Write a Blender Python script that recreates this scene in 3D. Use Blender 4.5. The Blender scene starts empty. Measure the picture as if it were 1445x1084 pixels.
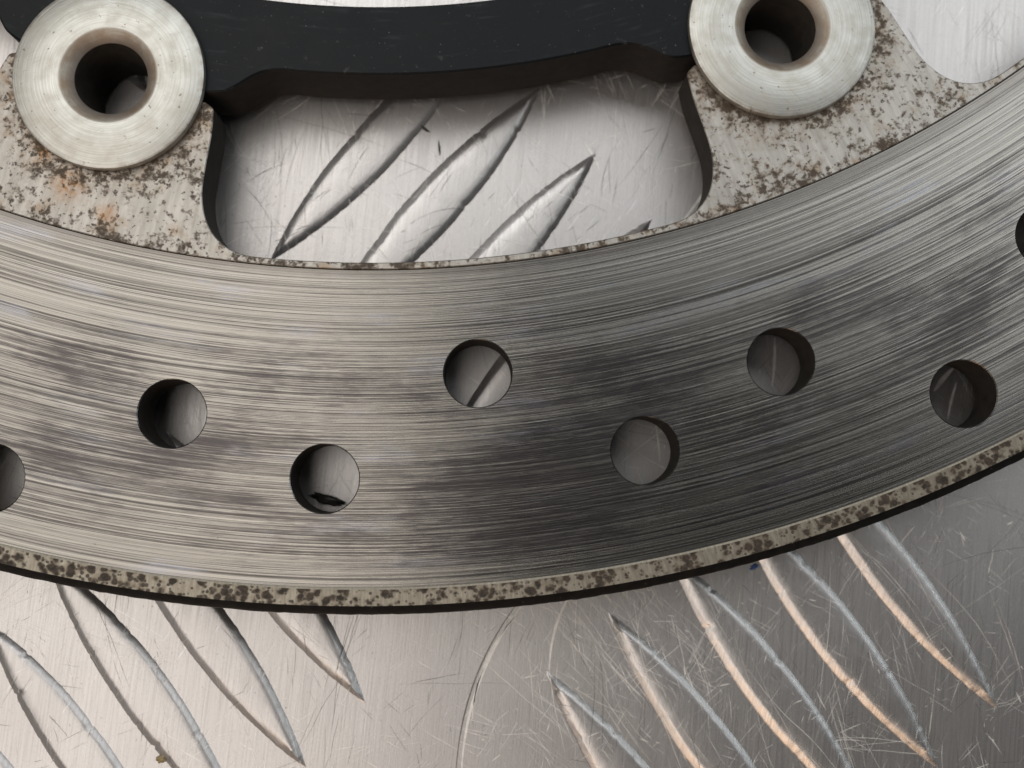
import bpy, bmesh, math, random
import numpy as np
from mathutils import Vector, Matrix, noise as mnoise
from mathutils.geometry import delaunay_2d_cdt

# ------------------------------------------------------------------ camera, world, lamps, exposure
# every length below is in millimetres, MM turns it into metres
MM = 0.001
TOP = 9.0                         # height of the disc's face above the tread plate
scene = bpy.context.scene
col = scene.collection

cam_d = bpy.data.cameras.new("camera")
cam = bpy.data.objects.new("camera", cam_d)
col.objects.link(cam)
cam_d.sensor_width = 36.0
cam_d.lens = 36.0 * 1500.0 / 1445.0
cam_d.clip_start = 0.005
cam_d.clip_end = 20.0
cam.location = (0, 0, (TOP + 105.87) * MM)
cam.rotation_euler = (0.08833, -0.02113, 0)
cam_d.dof.use_dof = True
cam_d.dof.focus_distance = 106.5 * MM
cam_d.dof.aperture_fstop = 17.0
scene.camera = cam

world = bpy.data.worlds.new("World")
scene.world = world
world.use_nodes = True
bg = world.node_tree.nodes["Background"]
bg.inputs[0].default_value = (0.93, 0.97, 1.0, 1)
bg.inputs[1].default_value = 0.03


def lamp(name, loc, target, sx, sy, power, colour):
    d = bpy.data.lights.new(name, 'AREA')
    d.shape = 'RECTANGLE'
    d.size, d.size_y = sx * MM, sy * MM
    d.energy = power
    d.color = colour
    o = bpy.data.objects.new(name, d)
    col.objects.link(o)
    o.location = Vector(loc) * MM
    o.rotation_euler = (Vector(target) - Vector(loc)).to_track_quat('-Z', 'Y').to_euler()
    return o


# unseen overhead panels added left, far and right, gapped to leave a dark reflection;
# a low warm lamp towards the near left and a low cool one towards the far right
lamp("added_panel_left", (-228, -40, 330), (-228, -40, 0), 400, 620, 1.20, (1.0, 0.945, 0.885))
lamp("added_panel_far", (120, 275, 330), (110, 235, 0), 660, 330, 1.0, (0.95, 0.985, 1.0))
lamp("added_panel_right", (310, 120, 330), (310, 120, 0), 280, 200, 0.06, (0.95, 0.97, 1.0))
lamp("warm_lamp", (-120, -385, 280), (20, -10, 0), 200, 130, 0.32, (1.0, 0.67, 0.43))
lamp("cool_lamp", (450, 120, 135), (20, 0, 0), 190, 110, 0.15, (0.84, 0.95, 1.0))

vs = scene.view_settings
vs.view_transform = 'Standard'
vs.look = 'None'
vs.exposure = 0.0
vs.gamma = 1.0
vs.use_curve_mapping = False
scene.render.engine = 'CYCLES'


# ------------------------------------------------------------------ node helpers
class NT:
    """small wrapper that writes shader maths as python"""

    def __init__(self, name):
        self.mat = bpy.data.materials.new(name)
        self.mat.use_nodes = True
        self.t = self.mat.node_tree
        self.b = self.t.nodes["Principled BSDF"]
        self.tc = self.t.nodes.new("ShaderNodeTexCoord")

    def put(self, sock, v):
        if isinstance(v, bpy.types.NodeSocket):
            self.t.links.new(v, sock)
        elif v is not None:
            if isinstance(v, (tuple, list)) and len(v) == 3 and sock.type == 'RGBA':
                v = (*v, 1)
            sock.default_value = v

    def m(self, op, a, b=None, c=None, clamp=False):
        n = self.t.nodes.new("ShaderNodeMath")
        n.operation = op
        n.use_clamp = clamp
        self.put(n.inputs[0], a)
        if b is not None:
            self.put(n.inputs[1], b)
        if c is not None:
            self.put(n.inputs[2], c)
        return n.outputs[0]

    def add(self, a, b): return self.m('ADD', a, b)
    def sub(self, a, b): return self.m('SUBTRACT', a, b)
    def mul(self, a, b, clamp=False): return self.m('MULTIPLY', a, b, clamp=clamp)

    def xyz(self, x, y, z=0.0):
        n = self.t.nodes.new("ShaderNodeCombineXYZ")
        for s, v in zip(n.inputs, (x, y, z)):
            self.put(s, v)
        return n.outputs[0]

    def pos(self):
        """object coordinates in millimetres"""
        n = self.t.nodes.new("ShaderNodeVectorMath")
        n.operation = 'SCALE'
        self.t.links.new(self.tc.outputs["Object"], n.inputs[0])
        n.inputs["Scale"].default_value = 1000.0
        s = self.t.nodes.new("ShaderNodeSeparateXYZ")
        self.t.links.new(n.outputs[0], s.inputs[0])
        return n.outputs[0], s.outputs[0], s.outputs[1], s.outputs[2]

    def polar(self, x, y):
        r = self.m('SQRT', self.add(self.mul(x, x), self.mul(y, y)))
        th = self.m('ARCTAN2', x, self.mul(y, -1.0))
        return r, th

    def noise(self, vec, scale=1.0, detail=3.0, rough=0.55, dist=0.0):
        n = self.t.nodes.new("ShaderNodeTexNoise")
        n.inputs["Scale"].default_value = scale
        n.inputs["Detail"].default_value = detail
        n.inputs["Roughness"].default_value = rough
        n.inputs["Distortion"].default_value = dist
        self.t.links.new(vec, n.inputs["Vector"])
        return n.outputs["Fac"]

    def voro(self, vec, scale=1.0, feature='F1', rnd=1.0):
        n = self.t.nodes.new("ShaderNodeTexVoronoi")
        n.feature = feature
        n.inputs["Scale"].default_value = scale
        n.inputs["Randomness"].default_value = rnd
        self.t.links.new(vec, n.inputs["Vector"])
        return n.outputs["Distance"]

    def lin(self, v, a, b, lo=0.0, hi=1.0, smooth=False):
        n = self.t.nodes.new("ShaderNodeMapRange")
        n.interpolation_type = 'SMOOTHSTEP' if smooth else 'LINEAR'
        self.put(n.inputs[0], v)
        for i, q in zip((1, 2, 3, 4), (a, b, lo, hi)):
            self.put(n.inputs[i], q)
        return n.outputs[0]

    def mix(self, f, a, b):
        n = self.t.nodes.new("ShaderNodeMix")
        n.data_type = 'RGBA'
        self.put(n.inputs[0], f)
        self.put(n.inputs[6], a)
        self.put(n.inputs[7], b)
        return n.outputs[2]

    def bump(self, h, dist_mm, strength=1.0):
        n = self.t.nodes.new("ShaderNodeBump")
        n.inputs["Strength"].default_value = strength
        n.inputs["Distance"].default_value = dist_mm * MM
        self.t.links.new(h, n.inputs["Height"])
        self.t.links.new(n.outputs[0], self.b.inputs["Normal"])

    def set(self, **k):
        names = dict(color="Base Color", metal="Metallic", rough="Roughness", aniso="Anisotropic",
                     tangent="Tangent", spec="Specular IOR Level")
        for a, v in k.items():
            self.put(self.b.inputs[names[a]], v)
        return self.mat


BOB0 = -15.12                      # angle of the bobbin left of the window, 40 degrees between bobbins
BOBR = 100.5
RT0, RT1, R_OUT = 116.54, 148.16, 150.0   # swept track, inner and outer radius; outer radius of the disc


# pad deposit smears, the first also a dark reflection painted on the swept face: radius, angle, half length, half width, strength
STAINS_REFLECTION = [(140.3, 7.0, 12, 6.0, 1.35), (135.5, -6.5, 9, 2.6, 0.6), (140.2, -5.9, 6, 1.8, 0.45), (125.0, -2.4, 8, 2.6, 0.45),
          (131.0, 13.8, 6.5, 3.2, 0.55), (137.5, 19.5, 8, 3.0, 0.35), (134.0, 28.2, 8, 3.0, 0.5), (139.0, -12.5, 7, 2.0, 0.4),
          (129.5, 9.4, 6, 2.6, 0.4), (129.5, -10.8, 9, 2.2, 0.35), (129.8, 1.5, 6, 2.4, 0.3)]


def mat_track():
    n = NT("swept_steel")
    p, x, y, z = n.pos()
    r, th = n.polar(x, y)
    s = n.mul(th, 135.0)
    hair = n.noise(n.xyz(n.mul(s, 0.018), n.mul(r, 10.0), 0.3), 1, 2, 0.6)
    fine = n.noise(n.xyz(n.mul(s, 0.055), n.mul(r, 7.0), 6.3), 1, 3, 0.62)
    mid = n.noise(n.xyz(n.mul(s, 0.011), n.mul(r, 5.2), 4.1), 1, 4, 0.7)
    short = n.noise(n.xyz(n.mul(s, 0.42), n.mul(r, 6.5), 9.0), 1, 3, 0.65)
    rings = n.noise(n.xyz(n.mul(s, 0.006), n.mul(r, 3.6), 2.0), 1, 6, 0.8)
    blot = n.noise(n.xyz(n.mul(s, 0.085), n.mul(r, 0.17), 13.4), 1, 4, 0.6)
    blot2 = n.noise(n.xyz(n.mul(s, 0.03), n.mul(r, 0.09), 31.0), 1, 2, 0.5)
    # pad deposit: streaks, thick in some places and rubbed off in others
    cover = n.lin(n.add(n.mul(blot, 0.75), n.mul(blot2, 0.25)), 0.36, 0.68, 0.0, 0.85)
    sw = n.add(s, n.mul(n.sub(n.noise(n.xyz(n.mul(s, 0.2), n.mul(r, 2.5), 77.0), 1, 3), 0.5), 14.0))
    for br, bd, ba, bb, bk in STAINS_REFLECTION:  # smears, with the dark reflection painted in among them
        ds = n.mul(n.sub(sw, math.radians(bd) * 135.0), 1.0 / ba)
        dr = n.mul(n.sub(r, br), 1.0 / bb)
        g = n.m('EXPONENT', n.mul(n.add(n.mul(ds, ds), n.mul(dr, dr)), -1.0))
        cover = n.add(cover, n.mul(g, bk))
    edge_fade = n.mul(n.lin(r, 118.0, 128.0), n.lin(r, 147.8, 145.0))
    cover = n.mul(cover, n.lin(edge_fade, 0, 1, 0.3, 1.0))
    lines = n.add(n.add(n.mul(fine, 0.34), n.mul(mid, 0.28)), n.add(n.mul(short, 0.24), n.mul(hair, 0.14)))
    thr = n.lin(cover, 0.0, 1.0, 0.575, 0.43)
    dep_refl = n.lin(n.sub(lines, thr), -0.035, 0.07, 0.0, 1.0)
    dep_refl = n.mul(dep_refl, n.lin(cover, 0, 1, 0.65, 0.93))
    light = n.mix(n.lin(rings, 0.36, 0.64), (0.275, 0.259, 0.234), (0.435, 0.412, 0.372))
    light = n.mix(n.lin(hair, 0.44, 0.62, 0.0, 0.7), light, (0.165, 0.156, 0.143))
    light = n.mix(n.lin(mid, 0.53, 0.60, 0.0, 0.9), light, (0.085, 0.079, 0.073))
    tint = n.mul(n.lin(n.noise(n.xyz(n.mul(s, 0.09), n.mul(r, 0.3), 50.0), 1, 4), 0.54, 0.74, 0.0, 0.7), n.lin(fine, 0.42, 0.58))
    light = n.mix(tint, light, (0.36, 0.37, 0.44))
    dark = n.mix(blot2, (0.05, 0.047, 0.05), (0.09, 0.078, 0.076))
    c = n.mix(dep_refl, light, dark)
    # dull unswept strip along the inner step
    lipn = n.add(r, n.mul(n.noise(n.xyz(n.mul(s, 0.3), 0.0, 0.0), 1, 3), 0.9))
    c = n.mix(n.lin(lipn, 117.3, 118.3, 0.62, 0.0), c, (0.17, 0.155, 0.14))
    # a few pits
    pit = n.lin(n.voro(n.xyz(n.mul(s, 0.33), n.mul(r, 0.33), 0), 1), 0.035, 0.02)
    c = n.mix(n.mul(pit, 0.6), c, (0.10, 0.075, 0.05))
    n.bump(n.add(n.mul(hair, 0.6), n.add(n.mul(mid, 0.6), n.mul(rings, 0.9))), 0.035, 0.5)
    tang = n.t.nodes.new("ShaderNodeVectorMath")
    tang.operation = 'NORMALIZE'
    n.t.links.new(n.xyz(x, y, 0.0), tang.inputs[0])
    return n.set(color=c, metal=0.94, rough=n.lin(dep_refl, 0, 1, 0.21, 0.28), aniso=0.95, tangent=tang.outputs[0])


def spots(n, vec, scale, thr, soft=0.05, detail=4, rough=0.62):
    return n.lin(n.noise(vec, scale, detail, rough), thr, n.add(thr, soft) if not isinstance(thr, float) else thr + soft)


def mat_ears():
    n = NT("pitted_bare_steel")
    p, x, y, z = n.pos()
    r, th = n.polar(x, y)
    s = n.mul(th, 108.0)
    ph = n.sub(n.m('FLOORED_MODULO', n.add(n.mul(th, 180 / math.pi), 20.0 - BOB0), 40.0), 20.0)
    phr = n.mul(ph, math.pi / 180)
    d = n.m('SQRT', n.sub(n.add(n.mul(r, r), BOBR * BOBR), n.mul(n.mul(r, 2 * BOBR), n.m('COSINE', phr))))
    wob = n.mul(n.sub(n.noise(p, 0.35, 3), 0.5), 3.0)
    near = n.lin(n.add(d, wob), 9.4, 13.6, 1.0, 0.0)
    low = n.lin(n.add(r, wob), 111.8, 116.0, 0.0, 1.0)
    edge = n.lin(n.m('ABSOLUTE', ph), 5.0, 6.3, 0.0, 0.55)
    dens = n.m('MAXIMUM', n.m('MAXIMUM', n.mul(near, 1.45), n.mul(low, 0.85)), edge)
    patch = n.noise(p, 0.22, 2)
    dens = n.add(n.mul(dens, n.lin(patch, 0.35, 0.6, 0.45, 1.0)), n.lin(patch, 0.45, 0.7, 0.0, 0.25))
    a = n.noise(p, 1.05, 3.5, 0.6)
    b = n.noise(n.xyz(x, y, 33.0), 2.1, 3, 0.55)
    thr = n.lin(dens, 0, 1, 0.67, 0.512)
    sp = n.m('MAXIMUM', n.lin(n.sub(a, thr), -0.04, 0.085), n.lin(n.sub(b, n.add(thr, 0.02)), -0.025, 0.075, 0.0, 0.95))
    stain = n.mul(n.lin(n.sub(a, thr), -0.13, 0.03), n.lin(n.noise(n.xyz(x, y, 12.0), 0.3, 3), 0.40, 0.64, 0.12, 0.6))
    streak = n.noise(n.xyz(n.mul(s, 1.6), n.mul(r, 0.18), 0), 1, 4, 0.65)
    base = n.mix(n.lin(streak, 0.3, 0.7), (0.335, 0.315, 0.285), (0.52, 0.495, 0.455))
    base = n.mix(n.mul(near, n.lin(a, 0.35, 0.6, 0.2, 0.8)), base, (0.20, 0.15, 0.105))
    base = n.mix(stain, base, (0.21, 0.16, 0.11))
    rust = n.mul(n.lin(n.noise(n.xyz(x, y, 71.0), 0.45, 3), 0.56, 0.68), n.m('MAXIMUM', near, n.mul(low, 0.9), clamp=True))
    base = n.mix(n.mul(rust, 0.55), base, (0.26, 0.145, 0.05))
    for ox, oy, orad in ((-30.3, -108.1, 1.5), (-26.3, -110.9, 0.9), (-32.9, -104.9, 1.0)):
        ex, ey = n.sub(x, ox), n.sub(y, oy)
        g = n.m('EXPONENT', n.mul(n.add(n.mul(ex, ex), n.mul(ey, ey)), -1.0 / orad ** 2))
        base = n.mix(n.mul(g, n.lin(a, 0.35, 0.6, 0.25, 1.0)), base, (0.34, 0.16, 0.045))
    brown = n.mix(n.noise(p, 3.0, 2), (0.026, 0.018, 0.011), (0.085, 0.060, 0.038))
    c = n.mix(n.mul(sp, 0.92), base, brown)
    n.bump(n.sub(n.mul(streak, 0.25), n.mul(sp, 0.55)), 0.07, 0.7)
    return n.set(color=c, metal=n.lin(sp, 0, 1, 0.72, 0.0), rough=n.lin(sp, 0, 1, 0.44, 0.75))


def mat_rim():
    n = NT("rust_spotted_rim")
    p, x, y, z = n.pos()
    r, th = n.polar(x, y)
    s = n.mul(th, 149.0)
    warp = n.mul(n.sub(n.noise(p, 1.6, 3), 0.5), 0.45)
    v = n.voro(n.xyz(n.add(n.mul(s, 1.15), warp), n.add(n.mul(r, 1.15), warp), 5.0), 1)
    v2 = n.voro(n.xyz(n.add(n.mul(s, 2.1), warp), n.add(n.mul(r, 2.1), warp), 9.0), 1)
    clump = n.noise(n.xyz(n.mul(s, 0.42), n.mul(r, 0.6), 3.0), 1, 3, 0.6)
    rad = n.lin(clump, 0.33, 0.60, 0.18, 0.60)
    sp = n.m('MAXIMUM', n.lin(n.sub(rad, v), -0.04, 0.14), n.lin(n.sub(n.mul(rad, 0.8), v2), -0.05, 0.10, 0.0, 0.85))
    halo = n.mul(n.lin(n.sub(rad, v), -0.28, 0.02), n.lin(clump, 0.35, 0.6, 0.2, 0.75))
    halo = n.mul(halo, n.lin(r, RT1 + 0.2, RT1 + 0.26))
    sp = n.mul(sp, n.lin(r, RT1 + 0.2, RT1 + 0.26))
    streak = n.noise(n.xyz(n.mul(s, 4.0), n.mul(r, 0.5), 0), 1, 3, 0.6)
    base = n.mix(n.lin(streak, 0.3, 0.7), (0.24, 0.212, 0.168), (0.40, 0.365, 0.30))
    base = n.mix(halo, base, (0.17, 0.135, 0.095))
    brown = n.mix(n.lin(n.noise(p, 2.6, 4, 0.65), 0.35, 0.65), (0.014, 0.0105, 0.0075), (0.065, 0.046, 0.030))
    c = n.mix(sp, base, brown)
    n.bump(n.sub(n.mul(streak, 0.2), n.mul(sp, 0.4)), 0.06, 0.6)
    return n.set(color=c, metal=n.lin(sp, 0, 1, 0.6, 0.0), rough=n.lin(sp, 0, 1, 0.45, 0.7))


def mat_edge():
    n = NT("near_black_edge")
    p, x, y, z = n.pos()
    a = n.noise(p, 1.1, 4)
    c = n.mix(n.lin(a, 0.35, 0.7), (0.0025, 0.002, 0.0018), (0.009, 0.0075, 0.0065))
    c = n.mix(n.lin(n.noise(p, 2.4, 2), 0.75, 0.79), c, (0.18, 0.16, 0.14))
    n.bump(a, 0.08, 0.5)
    return n.set(color=c, metal=0.0, rough=0.62, spec=0.2)


def mat_bobbin():
    n = NT("turned_zinc_steel")
    p, x, y, z = n.pos()
    r, th = n.polar(x, y)
    turn = n.noise(n.xyz(n.mul(th, 0.9), n.mul(r, 6.0), 1.0), 1, 3, 0.6)
    grime = n.noise(p, 0.5, 4, 0.6)
    scr = n.noise(n.xyz(n.mul(n.add(x, n.mul(y, 0.5)), 0.35), n.mul(n.sub(y, n.mul(x, 0.5)), 5.0), 0.0), 1, 3, 0.6)
    c = n.mix(n.lin(turn, 0.35, 0.65), (0.48, 0.475, 0.44), (0.61, 0.605, 0.565))
    c = n.mix(n.lin(grime, 0.42, 0.7, 0.0, 0.5), c, (0.44, 0.41, 0.34))
    c = n.mix(n.lin(scr, 0.60, 0.70, 0.0, 0.4), c, (0.40, 0.38, 0.33))
    bore = n.mul(n.lin(r, 5.05, 4.7), n.lin(grime, 0.33, 0.6, 0.45, 0.92))
    c = n.mix(bore, c, (0.33, 0.25, 0.18))
    pit = n.lin(n.noise(n.xyz(x, y, 3.0), 1.7, 3, 0.6), 0.66, 0.71, 0.0, 0.75)
    c = n.mix(pit, c, (0.20, 0.16, 0.12))
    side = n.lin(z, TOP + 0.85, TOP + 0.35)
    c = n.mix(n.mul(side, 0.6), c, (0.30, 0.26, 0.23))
    rimg = n.mul(n.lin(r, 9.0, 9.6), n.lin(n.noise(p, 0.8, 4), 0.42, 0.62))
    c = n.mix(n.mul(rimg, 0.6), c, (0.24, 0.20, 0.16))
    n.bump(n.add(n.mul(turn, 0.6), n.mul(scr, 0.35)), 0.045, 0.55)
    return n.set(color=c, metal=0.78, rough=n.m('MAXIMUM', n.lin(grime, 0.3, 0.7, 0.36, 0.5), n.lin(r, 5.1, 4.9, 0.0, 0.62)))


def mat_bore():
    n = NT("dark_bore")
    p, x, y, z = n.pos()
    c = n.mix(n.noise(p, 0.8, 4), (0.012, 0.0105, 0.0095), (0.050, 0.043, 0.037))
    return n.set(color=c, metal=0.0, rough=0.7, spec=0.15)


def mat_carrier():
    n = NT("black_anodised")
    p, x, y, z = n.pos()
    a = n.noise(p, 0.16, 4, 0.6)
    g = n.noise(p, 7.0, 2)
    c = n.mix(n.lin(a, 0.3, 0.7), (0.005, 0.0062, 0.0075), (0.012, 0.014, 0.0165))
    c = n.mix(n.lin(n.noise(p, 0.9, 4), 0.66, 0.8, 0.0, 0.5), c, (0.10, 0.10, 0.10))
    r, th = n.polar(x, y)
    rub = n.noise(n.xyz(n.mul(th, 14.0), n.mul(r, 1.6), 3.0), 1, 4, 0.6)
    c = n.mix(n.mul(n.lin(rub, 0.55, 0.75), n.lin(n.noise(p, 0.3, 2), 0.45, 0.65, 0.0, 0.35)), c, (0.075, 0.08, 0.085))
    c = n.mix(n.lin(n.noise(n.xyz(x, y, 8.0), 3.4, 2), 0.72, 0.76, 0.0, 0.6), c, (0.22, 0.20, 0.18))
    n.bump(g, 0.02, 0.35)
    return n.set(color=c, metal=0.0, rough=n.lin(a, 0.3, 0.7, 0.34, 0.55), spec=0.14)


def mat_plate(name, seed):
    n = NT(name)
    geo = n.t.nodes.new("ShaderNodeNewGeometry")       # scratches run on over plate and bars alike
    sc = n.t.nodes.new("ShaderNodeVectorMath")
    sc.operation = 'SCALE'
    n.t.links.new(geo.outputs["Position"], sc.inputs[0])
    sc.inputs["Scale"].default_value = 1000.0
    sp = n.t.nodes.new("ShaderNodeSeparateXYZ")
    n.t.links.new(sc.outputs[0], sp.inputs[0])
    p, x, y = sc.outputs[0], sp.outputs[0], sp.outputs[1]

    def dirn(ang, along, across, off, detail=3):
        c_, s_ = math.cos(ang), math.sin(ang)
        u = n.add(n.mul(x, c_), n.mul(y, s_))
        v = n.sub(n.mul(y, c_), n.mul(x, s_))
        return n.noise(n.xyz(n.mul(u, along), n.mul(v, across), off), 1, detail, 0.6, 0.15)
    cloud = n.noise(p, 0.05, 3, 0.5)
    mott = n.noise(p, 3.5, 4, 0.65)
    g1 = dirn(math.radians(84), 0.10, 5.5, 1.0 + seed, 4)
    g0 = dirn(math.radians(88), 0.35, 11.0, 21.0 + seed, 3)
    g2 = dirn(math.radians(55), 0.16, 3.4, 5.0 + seed)
    g3 = dirn(math.radians(-30), 0.14, 3.2, 8.0 + seed)
    s2 = n.lin(g2, 0.64, 0.70)
    s3 = n.lin(g3, 0.65, 0.71)
    c = n.mix(n.lin(cloud, 0.3, 0.7), (0.55, 0.525, 0.515), (0.62, 0.60, 0.585))
    c = n.mix(n.lin(mott, 0.5, 0.75, 0.0, 0.35), c, (0.40, 0.38, 0.37))
    c = n.mix(n.lin(g1, 0.48, 0.72, 0.0, 0.35), c, (0.40, 0.38, 0.375))
    c = n.mix(n.lin(g0, 0.5, 0.75, 0.0, 0.3), c, (0.42, 0.40, 0.395))
    c = n.mix(n.mul(n.m('MAXIMUM', s2, s3), 0.4), c, (0.82, 0.81, 0.79))
    pit = n.lin(n.noise(p, 1.9, 2, 0.5), 0.755, 0.79, 0.0, 0.8)
    c = n.mix(pit, c, (0.16, 0.13, 0.11))
    ht = n.add(n.add(n.mul(g1, 0.5), n.mul(mott, 0.35)), n.add(n.mul(n.m('MAXIMUM', s2, s3), -0.4), n.mul(g0, 0.3)))
    n.bump(ht, 0.03, 0.5)
    return n.set(color=c, metal=0.92, rough=n.lin(g1, 0.3, 0.7, 0.34, 0.46))


def plain(name, colour, metal, rough, nscale=2.0, vary=0.35):
    n = NT(name)
    p, x, y, z = n.pos()
    a = n.noise(p, nscale, 4, 0.6)
    lo = tuple(q * (1 - vary) for q in colour)
    hi = tuple(min(1, q * (1 + vary)) for q in colour)
    n.bump(a, 0.04, 0.5)
    return n.set(color=n.mix(n.lin(a, 0.3, 0.7), lo, hi), metal=metal, rough=rough)


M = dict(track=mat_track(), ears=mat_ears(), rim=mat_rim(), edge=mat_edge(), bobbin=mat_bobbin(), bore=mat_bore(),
         carrier=mat_carrier(), plate=mat_plate("tread_aluminium", 0.0),
         scratch=plain("bright_scratch", (0.80, 0.77, 0.73), 0.35, 0.42, 1.0, 0.15),
         gouge=plain("dull_scratch", (0.20, 0.185, 0.175), 0.5, 0.5, 1.0, 0.25),
         wall=plain("raw_black_wall", (0.012, 0.008, 0.0055), 0.0, 0.8, 0.8, 0.6),
         debris=plain("tarry_grit", (0.05, 0.047, 0.044), 0.2, 0.38, 1.6),
         blue=plain("blue_paint", (0.03, 0.07, 0.22), 0.0, 0.5),
         ochre=plain("ochre_grit", (0.30, 0.23, 0.12), 0.0, 0.7),
         splinter=plain("dark_swarf", (0.055, 0.05, 0.045), 0.4, 0.45))


# ------------------------------------------------------------------ mesh helpers
def link_mesh(name, verts, faces, mats, parent=None, loc=(0, 0, 0), smooth=None, slot=None):
    me = bpy.data.meshes.new(name)
    me.from_pydata([(a * MM, b * MM, c * MM) for a, b, c in verts], [], faces)
    for m_ in (mats if isinstance(mats, (list, tuple)) else [mats]):
        me.materials.append(m_)
    if slot:
        me.polygons.foreach_set("material_index", slot)
    if smooth:
        me.polygons.foreach_set("use_smooth", [True] * len(me.polygons))
        me.set_sharp_from_angle(angle=math.radians(smooth))
    me.update()
    o = bpy.data.objects.new(name, me)
    col.objects.link(o)
    o.parent = parent
    o.location = Vector(loc) * MM
    return o


def lathe(profile, seg, slots=None):
    """profile: closed list of (radius, z); returns verts, faces, slots"""
    k = len(profile)
    vs_, fs, ms = [], [], []
    for i in range(seg):
        a = 2 * math.pi * i / seg
        c_, s_ = math.cos(a), math.sin(a)
        vs_ += [(r * c_, r * s_, z) for r, z in profile]
    for i in range(seg):
        j = (i + 1) % seg
        for q in range(k):
            w = (q + 1) % k
            fs.append((i * k + q, j * k + q, j * k + w, i * k + w))
            ms.append(slots[q] if slots else 0)
    return vs_, fs, ms


def circle(cx, cy, r, seg, ccw=True):
    pts = [(cx + r * math.cos(2 * math.pi * i / seg), cy + r * math.sin(2 * math.pi * i / seg)) for i in range(seg)]
    return pts if ccw else pts[::-1]


def inset(loop, c):
    out = []
    k = len(loop)
    for i in range(k):
        a, b, d = loop[i - 1], loop[i], loop[(i + 1) % k]
        t = Vector((d[0] - a[0], d[1] - a[1]))
        if t.length < 1e-9:
            out.append(b)
            continue
        t.normalize()
        out.append((b[0] - t.y * c, b[1] + t.x * c))
    return out


def solid(loops, z0, z1, ch, wall_slot=0):
    """plate with holes: loops[0] runs counter-clockwise, holes clockwise; chamfer ch on both faces"""
    verts, faces, slots = [], [], []
    off = []
    for L in loops:
        I = inset(L, ch)
        b = len(verts)
        k = len(L)
        verts += [(x, y, z1) for x, y in I] + [(x, y, z1 - ch) for x, y in L]
        verts += [(x, y, z0 + ch) for x, y in L] + [(x, y, z0) for x, y in I]
        off.append((b, k, I))
        for ring in range(3):
            for i in range(k):
                j = (i + 1) % k
                p, q = b + ring * k, b + (ring + 1) * k
                faces.append((p + i, q + i, q + j, p + j))
                slots.append(wall_slot if ring else 0)
    pts, edges, idx = [], [], []
    for b, k, I in off:
        s = len(pts)
        pts += [Vector(v) for v in I]
        idx += [(b + i, b + 3 * k + i) for i in range(k)]
        edges += [(s + i, s + (i + 1) % k) for i in range(k)]
    ov, oe, of, orig, _, _ = delaunay_2d_cdt(pts, edges, [], 1, 1e-7)
    tri = [[orig[i][0] for i in f] for f in of]
    P = np.array([tuple(v) for v in pts])
    cen = P[np.array(tri)].mean(axis=1)
    keep = np.ones(len(tri), bool)
    for b, k, I in off[1:]:                      # drop the triangles that fill a hole
        H = np.array(I)
        H2 = np.roll(H, -1, axis=0)
        box = np.all((cen > H.min(0)) & (cen < H.max(0)), axis=1)
        ii = np.nonzero(box)[0]
        c0 = cen[ii]
        cross = (H[None, :, 1] > c0[:, None, 1]) != (H2[None, :, 1] > c0[:, None, 1])
        dy = H2[:, 1] - H[:, 1]
        dy = np.where(np.abs(dy) < 1e-12, 1e-12, dy)
        xi = H[None, :, 0] + (c0[:, None, 1] - H[None, :, 1]) * (H2[:, 0] - H[:, 0])[None] / dy[None]
        ins = (cross & (xi > c0[:, None, 0])).sum(1) % 2 == 1
        keep[ii[ins]] = False
    for t in (q for q, kp in zip(tri, keep) if kp):
        a, b, c = (pts[i] for i in t[:3])
        if (b - a).cross(c - a) < 0:
            t = t[::-1]
        faces.append(tuple(idx[i][0] for i in t))
        faces.append(tuple(idx[i][1] for i in t[::-1]))
        slots += [0, 0]
    return verts, faces, slots


def tag(o, label, cat, group=None, kind=None):
    if label:
        o["label"] = label
    if cat:
        o["category"] = cat
    if group:
        o["group"] = group
    if kind:
        o["kind"] = kind
    return o


# ------------------------------------------------------------------ the tread plate
HB = 0.52                          # height of the raised bars
LENGTH, HALF = 36.0, 2.8
bars = []                          # (centre x, centre y, axis angle)


def group(cx, cy, step, ang):
    for k in range(-2, 3):
        bars.append((cx + k * step[0], cy + k * step[1], ang))


ANG_B = math.atan2(-0.797, 0.604)
ANG_W = math.atan2(27.3, 23.8) + math.pi
for gx in (-102.3, -36.1, 30.2, 96.4):
    for gy in (-115, -22.5, 69.5):
        group(gx, gy, (6.65, 6.1) if gx > 0 else (6.1, 6.6), ANG_B)
for gx in (-66, 0, 66):
    for gy in (-70, 22.4, 115):
        group(gx, gy, (6.1, -7.35), ANG_W)


def bar_profile(u, v):
    """height of one bar at u along (-1..1 of half length) and v across (mm)"""
    w = HALF * (1 - u * u) ** 0.92
    if w <= 1e-4 or abs(v) >= w:
        return 0.0
    k = min(1.0, (w - abs(v)) / (1.0 if v < 0 else 0.72))
    h = 0.4 * math.sin(k * math.pi / 2) + 0.6 * k              # rounded shoulder, steep foot
    return HB * h * (0.78 + 0.22 * (1 - (v / HALF) ** 2)) * min(1.0, (1 - abs(u)) / 0.10 + 0.22)


def plate_height(x, y):
    for bx, by, a in bars:
        dx, dy = x - bx, y - by
        if dx * dx + dy * dy < 300:
            u = (dx * math.cos(a) + dy * math.sin(a)) / (LENGTH / 2)
            v = -dx * math.sin(a) + dy * math.cos(a)
            if abs(u) < 1:
                h = bar_profile(u, v)
                if h > 0:
                    return h
    return 0.0


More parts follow.
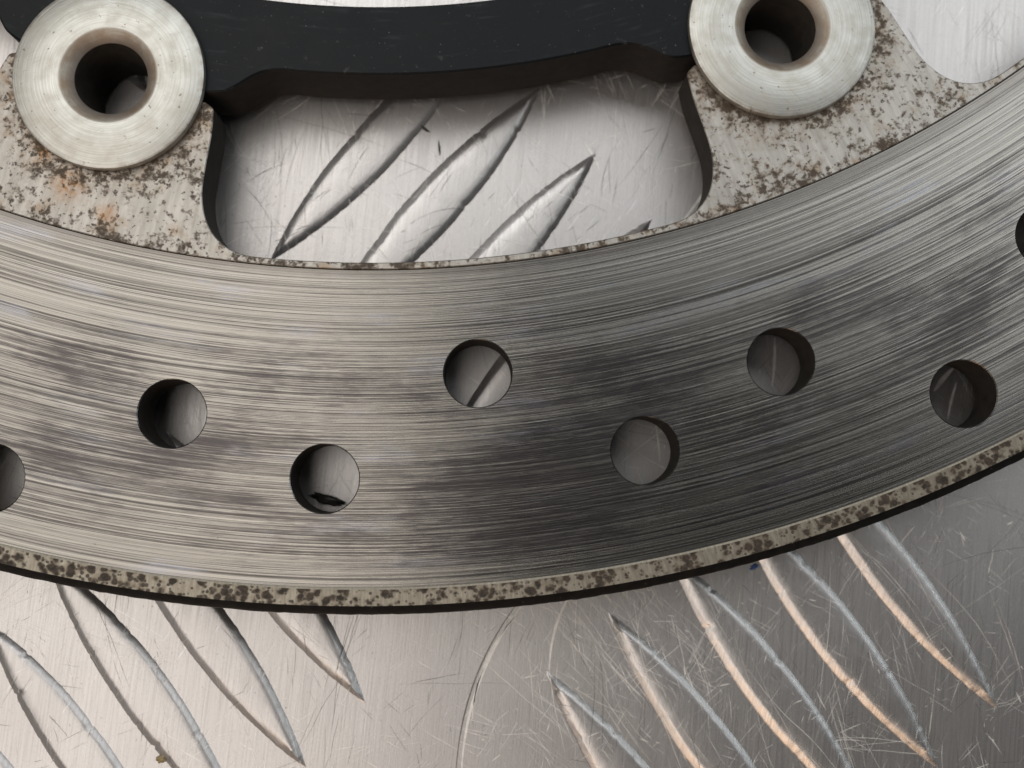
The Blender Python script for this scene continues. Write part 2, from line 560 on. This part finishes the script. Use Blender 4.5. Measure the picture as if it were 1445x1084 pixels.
P0, P1, TH = 175.0, 175.0, 3.0
plate = link_mesh("tread_plate",
                  [(-P0, -P1, 0), (P0, -P1, 0), (P0, P1 + 130, 0), (-P0, P1 + 130, 0),
                   (-P0, -P1, -TH), (P0, -P1, -TH), (P0, P1 + 130, -TH), (-P0, P1 + 130, -TH)],
                  [(0, 1, 2, 3), (7, 6, 5, 4), (0, 4, 5, 1), (1, 5, 6, 2), (2, 6, 7, 3), (3, 7, 4, 0)], M["plate"])
tag(plate, "scratched aluminium five-bar tread plate lying under the disc", "tread plate", kind="structure")

NU, SV = 150, [-1.0, -0.96, -0.91, -0.85, -0.78, -0.72, -0.67, -0.6, -0.25, 0.0, 0.25, 0.5, 0.7, 0.77, 0.82, 0.88, 0.94, 1.0]


def bar_mesh(seed):
    vs_, fs = [], []
    for i in range(NU + 1):
        t = i / NU
        u = math.sin((t - 0.5) * math.pi) * 0.55 + (2 * t - 1) * 0.45
        w = HALF * max(0.0, 1 - u * u) ** 0.92
        x = u * LENGTH / 2
        for q in SV:
            v = q * w
            side = 17.0 * seed + (5.0 if q > 0 else 0.0)
            # edges are struck a little unevenly and nicked
            wob = 0.10 * mnoise.noise((x * 0.22, side, 0.0)) + 0.055 * mnoise.noise((x * 1.3, side, 3.0)) + 0.04 * mnoise.noise((x * 4.5, side, 6.0))
            nick = max(0.0, mnoise.noise((x * 1.1, side, 9.0)) - 0.33) * 0.5
            v2 = v + (wob - (nick if q > 0 else -nick) * (abs(q) > 0.6)) * min(1, w) * min(1, abs(q) * 1.4)
            z = bar_profile(u * 0.9999, v) if abs(q) < 1 else 0.0
            z += 0.03 * mnoise.noise((x * 0.5, v * 0.8, 2.0 + seed)) * (abs(q) < 0.7) * min(1, w)
            vs_.append((x, v2, z - (0.05 if abs(q) == 1 else 0)))
    k = len(SV)
    for i in range(NU):
        for j in range(k - 1):
            fs.append((i * k + j, (i + 1) * k + j, (i + 1) * k + j + 1, i * k + j + 1))
    return vs_, fs


variants = []
for sd in range(4):
    v_, f_ = bar_mesh(sd)
    o = link_mesh("raised_bar", v_, f_, M["plate"], plate, smooth=50)
    variants.append(o)
for i, (bx, by, a) in enumerate(bars):
    if i < 4:
        o = variants[i]
    else:
        o = variants[i % 4].copy()
        col.objects.link(o)
    o.parent = plate
    o.location = (bx * MM, by * MM, 0.0)
    o.rotation_euler = (0, 0, a)

# scuffs: thousands of fine nicks nobody could count, each a real sliver following the plate
rng = random.Random(11)


def scuffs(name, mat, count, lrange, wrange, prefer, bend, region, bundle=1):
    """count strokes, laid down in bundles of near-parallel lines as a dragged part leaves them"""
    vs_, fs = [], []
    left = count
    while left > 0:
        bx, by = rng.uniform(region[0], region[1]), rng.uniform(region[2], region[3])
        ba = rng.gauss(prefer[0], prefer[1]) if rng.random() < prefer[2] else rng.uniform(0, math.pi)
        bk = rng.gauss(0, bend)
        for _ in range(rng.randint(1, bundle)):
            left -= 1
            L = lrange[0] + (lrange[1] - lrange[0]) * rng.random() ** 2.2
            w = rng.uniform(*wrange)
            a = ba + rng.gauss(0, 0.06)
            kap = bk + rng.gauss(0, bend * 0.15)
            n = max(5, min(24, int(L / 0.5)))
            b = len(vs_)
            x, y, lift = bx + rng.gauss(0, 0.8 * (bundle > 1)), by + rng.gauss(0, 0.8 * (bundle > 1)), rng.uniform(0.010, 0.020)
            peak = rng.uniform(0.2, 0.8)
            for i in range(n):
                t = i / (n - 1)
                f = t / peak if t < peak else (1 - t) / (1 - peak)
                ww = w * 0.5 * (f ** 0.6) * rng.uniform(0.55, 1.0) + 0.002
                nx, ny = -math.sin(a), math.cos(a)
                for sd in (-1, 1):
                    px, py = x + nx * ww * sd, y + ny * ww * sd
                    vs_.append((px, py, plate_height(px, py) + lift))
                x += math.cos(a) * L / (n - 1)
                y += math.sin(a) * L / (n - 1)
                a += kap * L / (n - 1) + rng.gauss(0, 0.035)
            for i in range(n - 1):
                q = b + 2 * i
                fs.append((q, q + 2, q + 3, q + 1))
    o = link_mesh(name, vs_, fs, mat, plate)
    o["kind"] = "stuff"
    return o


VIEW = (-62, 64, -40, 62)
scuffs("bright_scuffs", M["scratch"], 3000, (0.3, 5.0), (0.02, 0.075), (math.radians(60), 0.5, 0.5), 0.03, VIEW, 4)
scuffs("bright_scuffs", M["scratch"], 130, (0.4, 3.0), (0.08, 0.20), (math.radians(20), 0.5, 0.6), 0.06, (0, 64, -40, 5), 2)
scuffs("bright_scuffs", M["scratch"], 60, (0.4, 2.6), (0.08, 0.20), (math.radians(50), 0.6, 0.6), 0.12, (-62, 30, -40, 62))
scuffs("bright_scuffs", M["scratch"], 520, (3, 20), (0.025, 0.095), (math.radians(118), 0.45, 0.6), 0.02, VIEW, 5)
scuffs("bright_scuffs", M["scratch"], 260, (2, 12), (0.03, 0.10), (math.radians(120), 0.25, 0.8), 0.02, (6, 26, -32, -6), 5)
scuffs("dull_scuffs", M["gouge"], 90, (0.6, 7), (0.04, 0.11), (math.radians(60), 0.8, 0.6), 0.05, (-32, 26, 14, 46), 3)
scuffs("bright_scuffs", M["scratch"], 160, (0.6, 9), (0.05, 0.14), (math.radians(65), 0.6, 0.6), 0.04, (-32, 30, 14, 46), 3)
scuffs("dull_scuffs", M["gouge"], 1500, (0.2, 4.0), (0.016, 0.06), (math.radians(70), 0.6, 0.5), 0.04, VIEW, 4)
scuffs("dull_scuffs", M["gouge"], 220, (3, 16), (0.02, 0.07), (math.radians(85), 0.35, 0.7), 0.02, VIEW, 3)


def drawn_scratch(pts, w, mat):
    """one long curved score that the photograph shows by itself"""
    vs_, fs = [], []
    n = len(pts)
    for i, (x, y) in enumerate(pts):
        a, b = pts[max(0, i - 1)], pts[min(n - 1, i + 1)]
        t = Vector((b[0] - a[0], b[1] - a[1])).normalized()
        ww = w * 0.5 * (0.25 + 0.75 * math.sin(math.pi * (i + 0.4) / n))
        for s in (-1, 1):
            px, py = x - t.y * ww * s, y + t.x * ww * s
            vs_.append((px, py, plate_height(px, py) + 0.026))
    for i in range(n - 1):
        fs.append((2 * i, 2 * i + 2, 2 * i + 3, 2 * i + 1))
    return link_mesh("long_scratch", vs_, fs, mat, plate)


def arc(p, q, sag, n=16):
    d = Vector((q[0] - p[0], q[1] - p[1]))
    nn = Vector((-d.y, d.x)).normalized()
    return [(p[0] + d.x * t + nn.x * sag * 4 * t * (1 - t), p[1] + d.y * t + nn.y * sag * 4 * t * (1 - t))
            for t in [i / (n - 1) for i in range(n)]]


drawn_scratch(arc((3.2, -13.0), (-3.5, -31.5), -1.6), 0.17, M["gouge"])
drawn_scratch(arc((3.9, -13.0), (-2.9, -31.5), -1.7), 0.30, M["scratch"])
drawn_scratch(arc((2.9, -14.5), (-1.8, -25.5), -1.1), 0.15, M["scratch"])
drawn_scratch(arc((9.2, -11.5), (6.4, -20.2), -0.7), 0.28, M["scratch"])
drawn_scratch(arc((26.5, 36.0), (19.8, 26.5), 0.3), 0.30, M["scratch"])
drawn_scratch(arc((22.0, 42.0), (36.0, 31.0), 0.3), 0.20, M["scratch"])
for p_, q_, w_ in (((31.2, 15.4), (30.8, 10.0), 0.34), ((48.6, 9.5), (50.8, 12.0), 0.55), ((50.0, 6.4), (51.1, 10.4), 0.28),
                   ((17.9, 6.3), (18.4, 1.7), 0.20), ((14.5, 1.9), (19.5, 5.7), 0.12)):
    drawn_scratch(arc(p_, q_, 0.1), w_, M["scratch"])
drawn_scratch(arc((10.0, 37.5), (12.2, 33.5), 0.3), 0.24, M["scratch"])

# ------------------------------------------------------------------ the brake disc
CX, CY = -12.30, 137.48
disc = bpy.data.objects.new("brake_disc", None)
disc.empty_display_size = 0.05
col.objects.link(disc)
disc.location = (CX * MM, CY * MM, 0)
tag(disc, "worn drilled steel brake disc with black carrier and pale bobbins on the tread plate", "brake disc")


def pol(r, deg):
    a = math.radians(deg)
    return (r * math.sin(a), -r * math.cos(a))


WORN = 0.10
BOT = TOP - 5.4

# swept track with its 54 drilled holes: the pattern repeats every 40 degrees
HOLE_R = 3.40
pattern = [132.50, 137.60, 127.52, 137.60, 132.50, 142.33]
A0, PITCH = -8.334, 20.0 / 3.0
loops = [circle(0, 0, RT1 + 0.10, 900), circle(0, 0, RT0, 720, False)]
for k in range(54):
    hx, hy = pol(pattern[k % 6], A0 + PITCH * k)
    loops.append(circle(hx, hy, HOLE_R, 72, False))
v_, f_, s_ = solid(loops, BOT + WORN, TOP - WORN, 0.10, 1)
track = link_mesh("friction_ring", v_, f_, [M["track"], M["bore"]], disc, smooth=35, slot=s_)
track["label"] = "grey swept track with circular scoring, dark pad streaks, a painted-in dark reflection and drilled holes"

# unswept rim outside the track
v_, f_, s_ = lathe([(RT1 + 0.012, TOP - 0.16), (RT1 + 0.05, TOP - 0.09), (RT1 + 0.21, TOP), (R_OUT - 0.03, TOP), (R_OUT - 0.03, BOT + 0.05),
                    (RT1 + 0.012, BOT + 0.05)][::-1], 1080)
rim = link_mesh("rim_band", v_, f_, M["rim"], disc, smooth=25)
rim["label"] = "narrow pale rim band covered in brown rust spots"

# outer edge, coloured near-black, flaring outwards as it goes down, a little ragged
vs_, fs_ = [], []
SEG = 1440
for i in range(SEG):
    a = 2 * math.pi * i / SEG
    j = 0.05 * mnoise.noise((math.cos(a) * 150, math.sin(a) * 150, 0.0)) + 0.04 * mnoise.noise((math.cos(a) * 420, math.sin(a) * 420, 4.0))
    j2 = 0.06 * mnoise.noise((math.cos(a) * 260, math.sin(a) * 260, 8.0))
    for r, z in ((R_OUT - 0.02, BOT + 0.1), (R_OUT - 0.02, TOP - 0.02), (R_OUT + 0.08 + j2, TOP - 0.07), (R_OUT + 0.78 + j, TOP - 0.8),
                 (R_OUT + 0.98 + j, TOP - 1.5), (R_OUT + 0.98 + j, BOT + 0.1)):
        vs_.append((r * math.cos(a), r * math.sin(a), z))
for i in range(SEG):
    j = (i + 1) % SEG
    for q in range(6):
        w = (q + 1) % 6
        fs_.append((i * 6 + q, i * 6 + w, j * 6 + w, j * 6 + q))
edge = link_mesh("outer_edge", vs_, fs_, M["edge"], disc, smooth=40)
edge["label"] = "near-black outer edge of the disc"

# inner ring with nine ears that hold the bobbins
EAR = [(100.75, 0.0), (100.75, 5.55), (101.15, 6.0), (101.7, 6.15), (104.0, 6.28), (107.0, 6.28), (110.0, 6.35), (112.4, 6.72),
       (114.0, 7.25), (115.1, 7.95), (115.7, 8.75), (115.85, 9.6)]


def dense(curve, n=6):
    out = []
    for i in range(len(curve) - 1):
        p0 = curve[max(0, i - 1)]
        p1, p2 = curve[i], curve[i + 1]
        p3 = curve[min(len(curve) - 1, i + 2)]
        for k in range(n):
            t = k / n
            out.append(tuple(0.5 * (2 * b + (c - a) * t + (2 * a - 5 * b + 4 * c - d) * t * t + (3 * b - a - 3 * c + d) * t ** 3)
                             for a, b, c, d in zip(p0, p1, p2, p3)))
    out.append(curve[-1])
    return out


NOTCH = 6.55


def ear_loop():
    """inner outline of the ring, walked once round by rising angle (outside of the solid is towards the centre)"""
    pts = []
    side = dense(EAR[1:])
    for k in range(9):
        c = BOB0 + 40 * k
        left = [(r, c - d) for r, d in reversed(side)]
        right = [(r, c + d) for r, d in side]
        pts += [pol(r, d) for r, d in left]
        bx, by = pol(BOBR, c)
        ux, uy = pol(1, c)                       # outward
        tx, ty = pol(1, c + 90)                  # towards rising angle
        h = 100.75 - BOBR
        a0 = math.asin(h / NOTCH)
        for i in range(25):
            a = math.pi - a0 - (math.pi - 2 * a0) * i / 24
            pts.append((bx + tx * NOTCH * math.cos(a) + ux * NOTCH * math.sin(a), by + ty * NOTCH * math.cos(a) + uy * NOTCH * math.sin(a)))
        pts += [pol(r, d) for r, d in right]
        span = 40 - 2 * 9.6
        for i in range(1, 30):
            pts.append(pol(115.85, c + 9.6 + span * i / 30))
    return pts


inner = ear_loop()
inner_cw = inner[::-1]
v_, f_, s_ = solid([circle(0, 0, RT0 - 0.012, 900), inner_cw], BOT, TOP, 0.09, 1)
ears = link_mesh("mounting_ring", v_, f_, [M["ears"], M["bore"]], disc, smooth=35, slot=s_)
ears["label"] = "pitted bare steel inner ring with ears around the bobbins"

# black carrier: a ring with lobes that meet the ears at the bobbins
CAR = [(99.75, 5.7), (99.6, 6.1), (99.25, 6.75), (98.4, 7.4), (97.4, 8.1), (96.7, 8.9), (96.42, 9.8), (96.42, 11.0)]


def carrier_outer():
    pts = []
    side = dense(CAR)
    for k in range(9):
        c = BOB0 + 40 * k
        pts += [pol(r, c - d) for r, d in reversed(side)]
        bx, by = pol(BOBR, c)
        ux, uy = pol(1, c)
        tx, ty = pol(1, c + 90)
        h = 99.75 - BOBR
        a0 = math.asin(h / NOTCH)
        for i in range(25):
            a = math.pi - a0 + (math.pi + 2 * a0) * i / 24
            pts.append((bx + tx * NOTCH * math.cos(a) + ux * NOTCH * math.sin(a), by + ty * NOTCH * math.cos(a) + uy * NOTCH * math.sin(a)))
        pts += [pol(r, c + d) for r, d in side]
        span = 40 - 22.0
        for i in range(1, 24):
            pts.append(pol(96.42, c + 11.0 + span * i / 24))
    return pts


loops = [carrier_outer(), circle(0, 0, 31.0, 240, False)]
# openings between the nine spokes, out to the ring's inner edge
for k in range(9):
    c = BOB0 + 20 + 40 * k
    op = []
    for i in range(41):
        op.append(pol(89.2, c - 14.4 + 28.8 * i / 40))
    for i in range(1, 8):
        a = i / 8 * math.pi / 2
        op.append(pol(85.7 + 3.5 * math.cos(a), c + 14.4 + 2.2 * math.sin(a)))
    op.append(pol(80.0, c + 16.3))
    op.append(pol(52.0, c + 14.3))
    for i in range(21):
        op.append(pol(44.0, c + 12.0 - 24.0 * i / 20))
    op.append(pol(52.0, c - 14.3))
    op.append(pol(80.0, c - 16.3))
    for i in range(1, 8):
        a = (8 - i) / 8 * math.pi / 2
        op.append(pol(85.7 + 3.5 * math.cos(a), c - 14.4 - 2.2 * math.sin(a)))
    loops.append(op[::-1])
v_, f_, s_ = solid(loops, TOP - 7.2, TOP + 0.25, 0.18, 1)
carrier = link_mesh("carrier", v_, f_, [M["carrier"], M["wall"]], disc, smooth=40, slot=s_)
carrier["label"] = "satin black carrier ring"

# bobbins
FL = 9.65
prof = [(3.70, HB), (6.40, HB), (6.42, TOP + 0.12), (FL - 0.25, TOP + 0.12), (FL, TOP + 0.34), (FL, TOP + 0.86), (FL - 0.07, TOP + 1.03),
        (FL - 0.24, TOP + 1.12), (4.98, TOP + 1.15), (4.82, TOP + 1.12), (3.74, TOP + 0.22), (3.70, TOP + 0.12)]
slots_ = [1, 1, 0, 0, 0, 0, 0, 0, 0, 0, 0, 1]
v_, f_, s_ = lathe(prof, 128, slots_)
bob = None
for k in range(9):
    bx, by = pol(BOBR, BOB0 + 40 * k)
    if bob is None:
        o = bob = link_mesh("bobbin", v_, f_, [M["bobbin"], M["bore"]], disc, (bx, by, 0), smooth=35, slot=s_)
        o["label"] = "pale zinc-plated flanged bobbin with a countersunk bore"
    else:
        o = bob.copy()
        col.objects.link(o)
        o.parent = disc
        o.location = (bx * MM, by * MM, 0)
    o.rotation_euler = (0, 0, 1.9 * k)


# ------------------------------------------------------------------ loose bits lying on the plate
def lump(name, x, y, ax, ay, az, ang, mat, seed, label, cat):
    bm = bmesh.new()
    bmesh.ops.create_icosphere(bm, subdivisions=3, radius=1.0)
    for v in bm.verts:
        d = 1 + 0.6 * mnoise.noise(v.co * 2.0 + Vector((seed, 0, 0))) + 0.4 * mnoise.noise(v.co * 5.0 + Vector((0, seed, 0)))
        v.co = Vector((v.co.x * ax * d, v.co.y * ay * d, max(-0.25, v.co.z) * az * d)) * MM
    zmin = min(v.co.z for v in bm.verts)
    for v in bm.verts:
        v.co.z -= zmin
    me = bpy.data.meshes.new(name)
    bm.to_mesh(me)
    bm.free()
    me.materials.append(mat)
    for p_ in me.polygons:
        p_.use_smooth = True
    o = bpy.data.objects.new(name, me)
    col.objects.link(o)
    o.location = (x * MM, y * MM, plate_height(x, y) * MM + 0.00001)
    o.rotation_euler = (0, 0, ang)
    return tag(o, label, cat)


lump("grit_clump", -17.4, -2.25, 1.7, 0.5, 0.55, -0.25, M["debris"], 3.0, "black lump of grime on the plate seen through a drilled hole", "grit")
lump("paint_fleck", 28.4, -9.5, 0.42, 0.22, 0.12, 0.5, M["blue"], 7.0, "tiny dark blue paint fleck beside the disc's outer edge", "paint fleck")
lump("ochre_speck", -34.2, -29.2, 0.55, 0.35, 0.2, 0.1, M["ochre"], 5.0, "ochre brown speck of dirt lying between two raised bars", "dirt speck")
lump("swarf_splinter", -7.4, 38.6, 0.75, 0.14, 0.14, -0.6, M["splinter"], 9.0, "short dark metal splinter lying across a raised bar in the window", "splinter")
lump("swarf_sliver", -5.6, 36.3, 0.10, 0.75, 0.10, 0.1, M["splinter"], 12.0, "thin dark sliver standing upright between two raised bars in the window", "splinter")
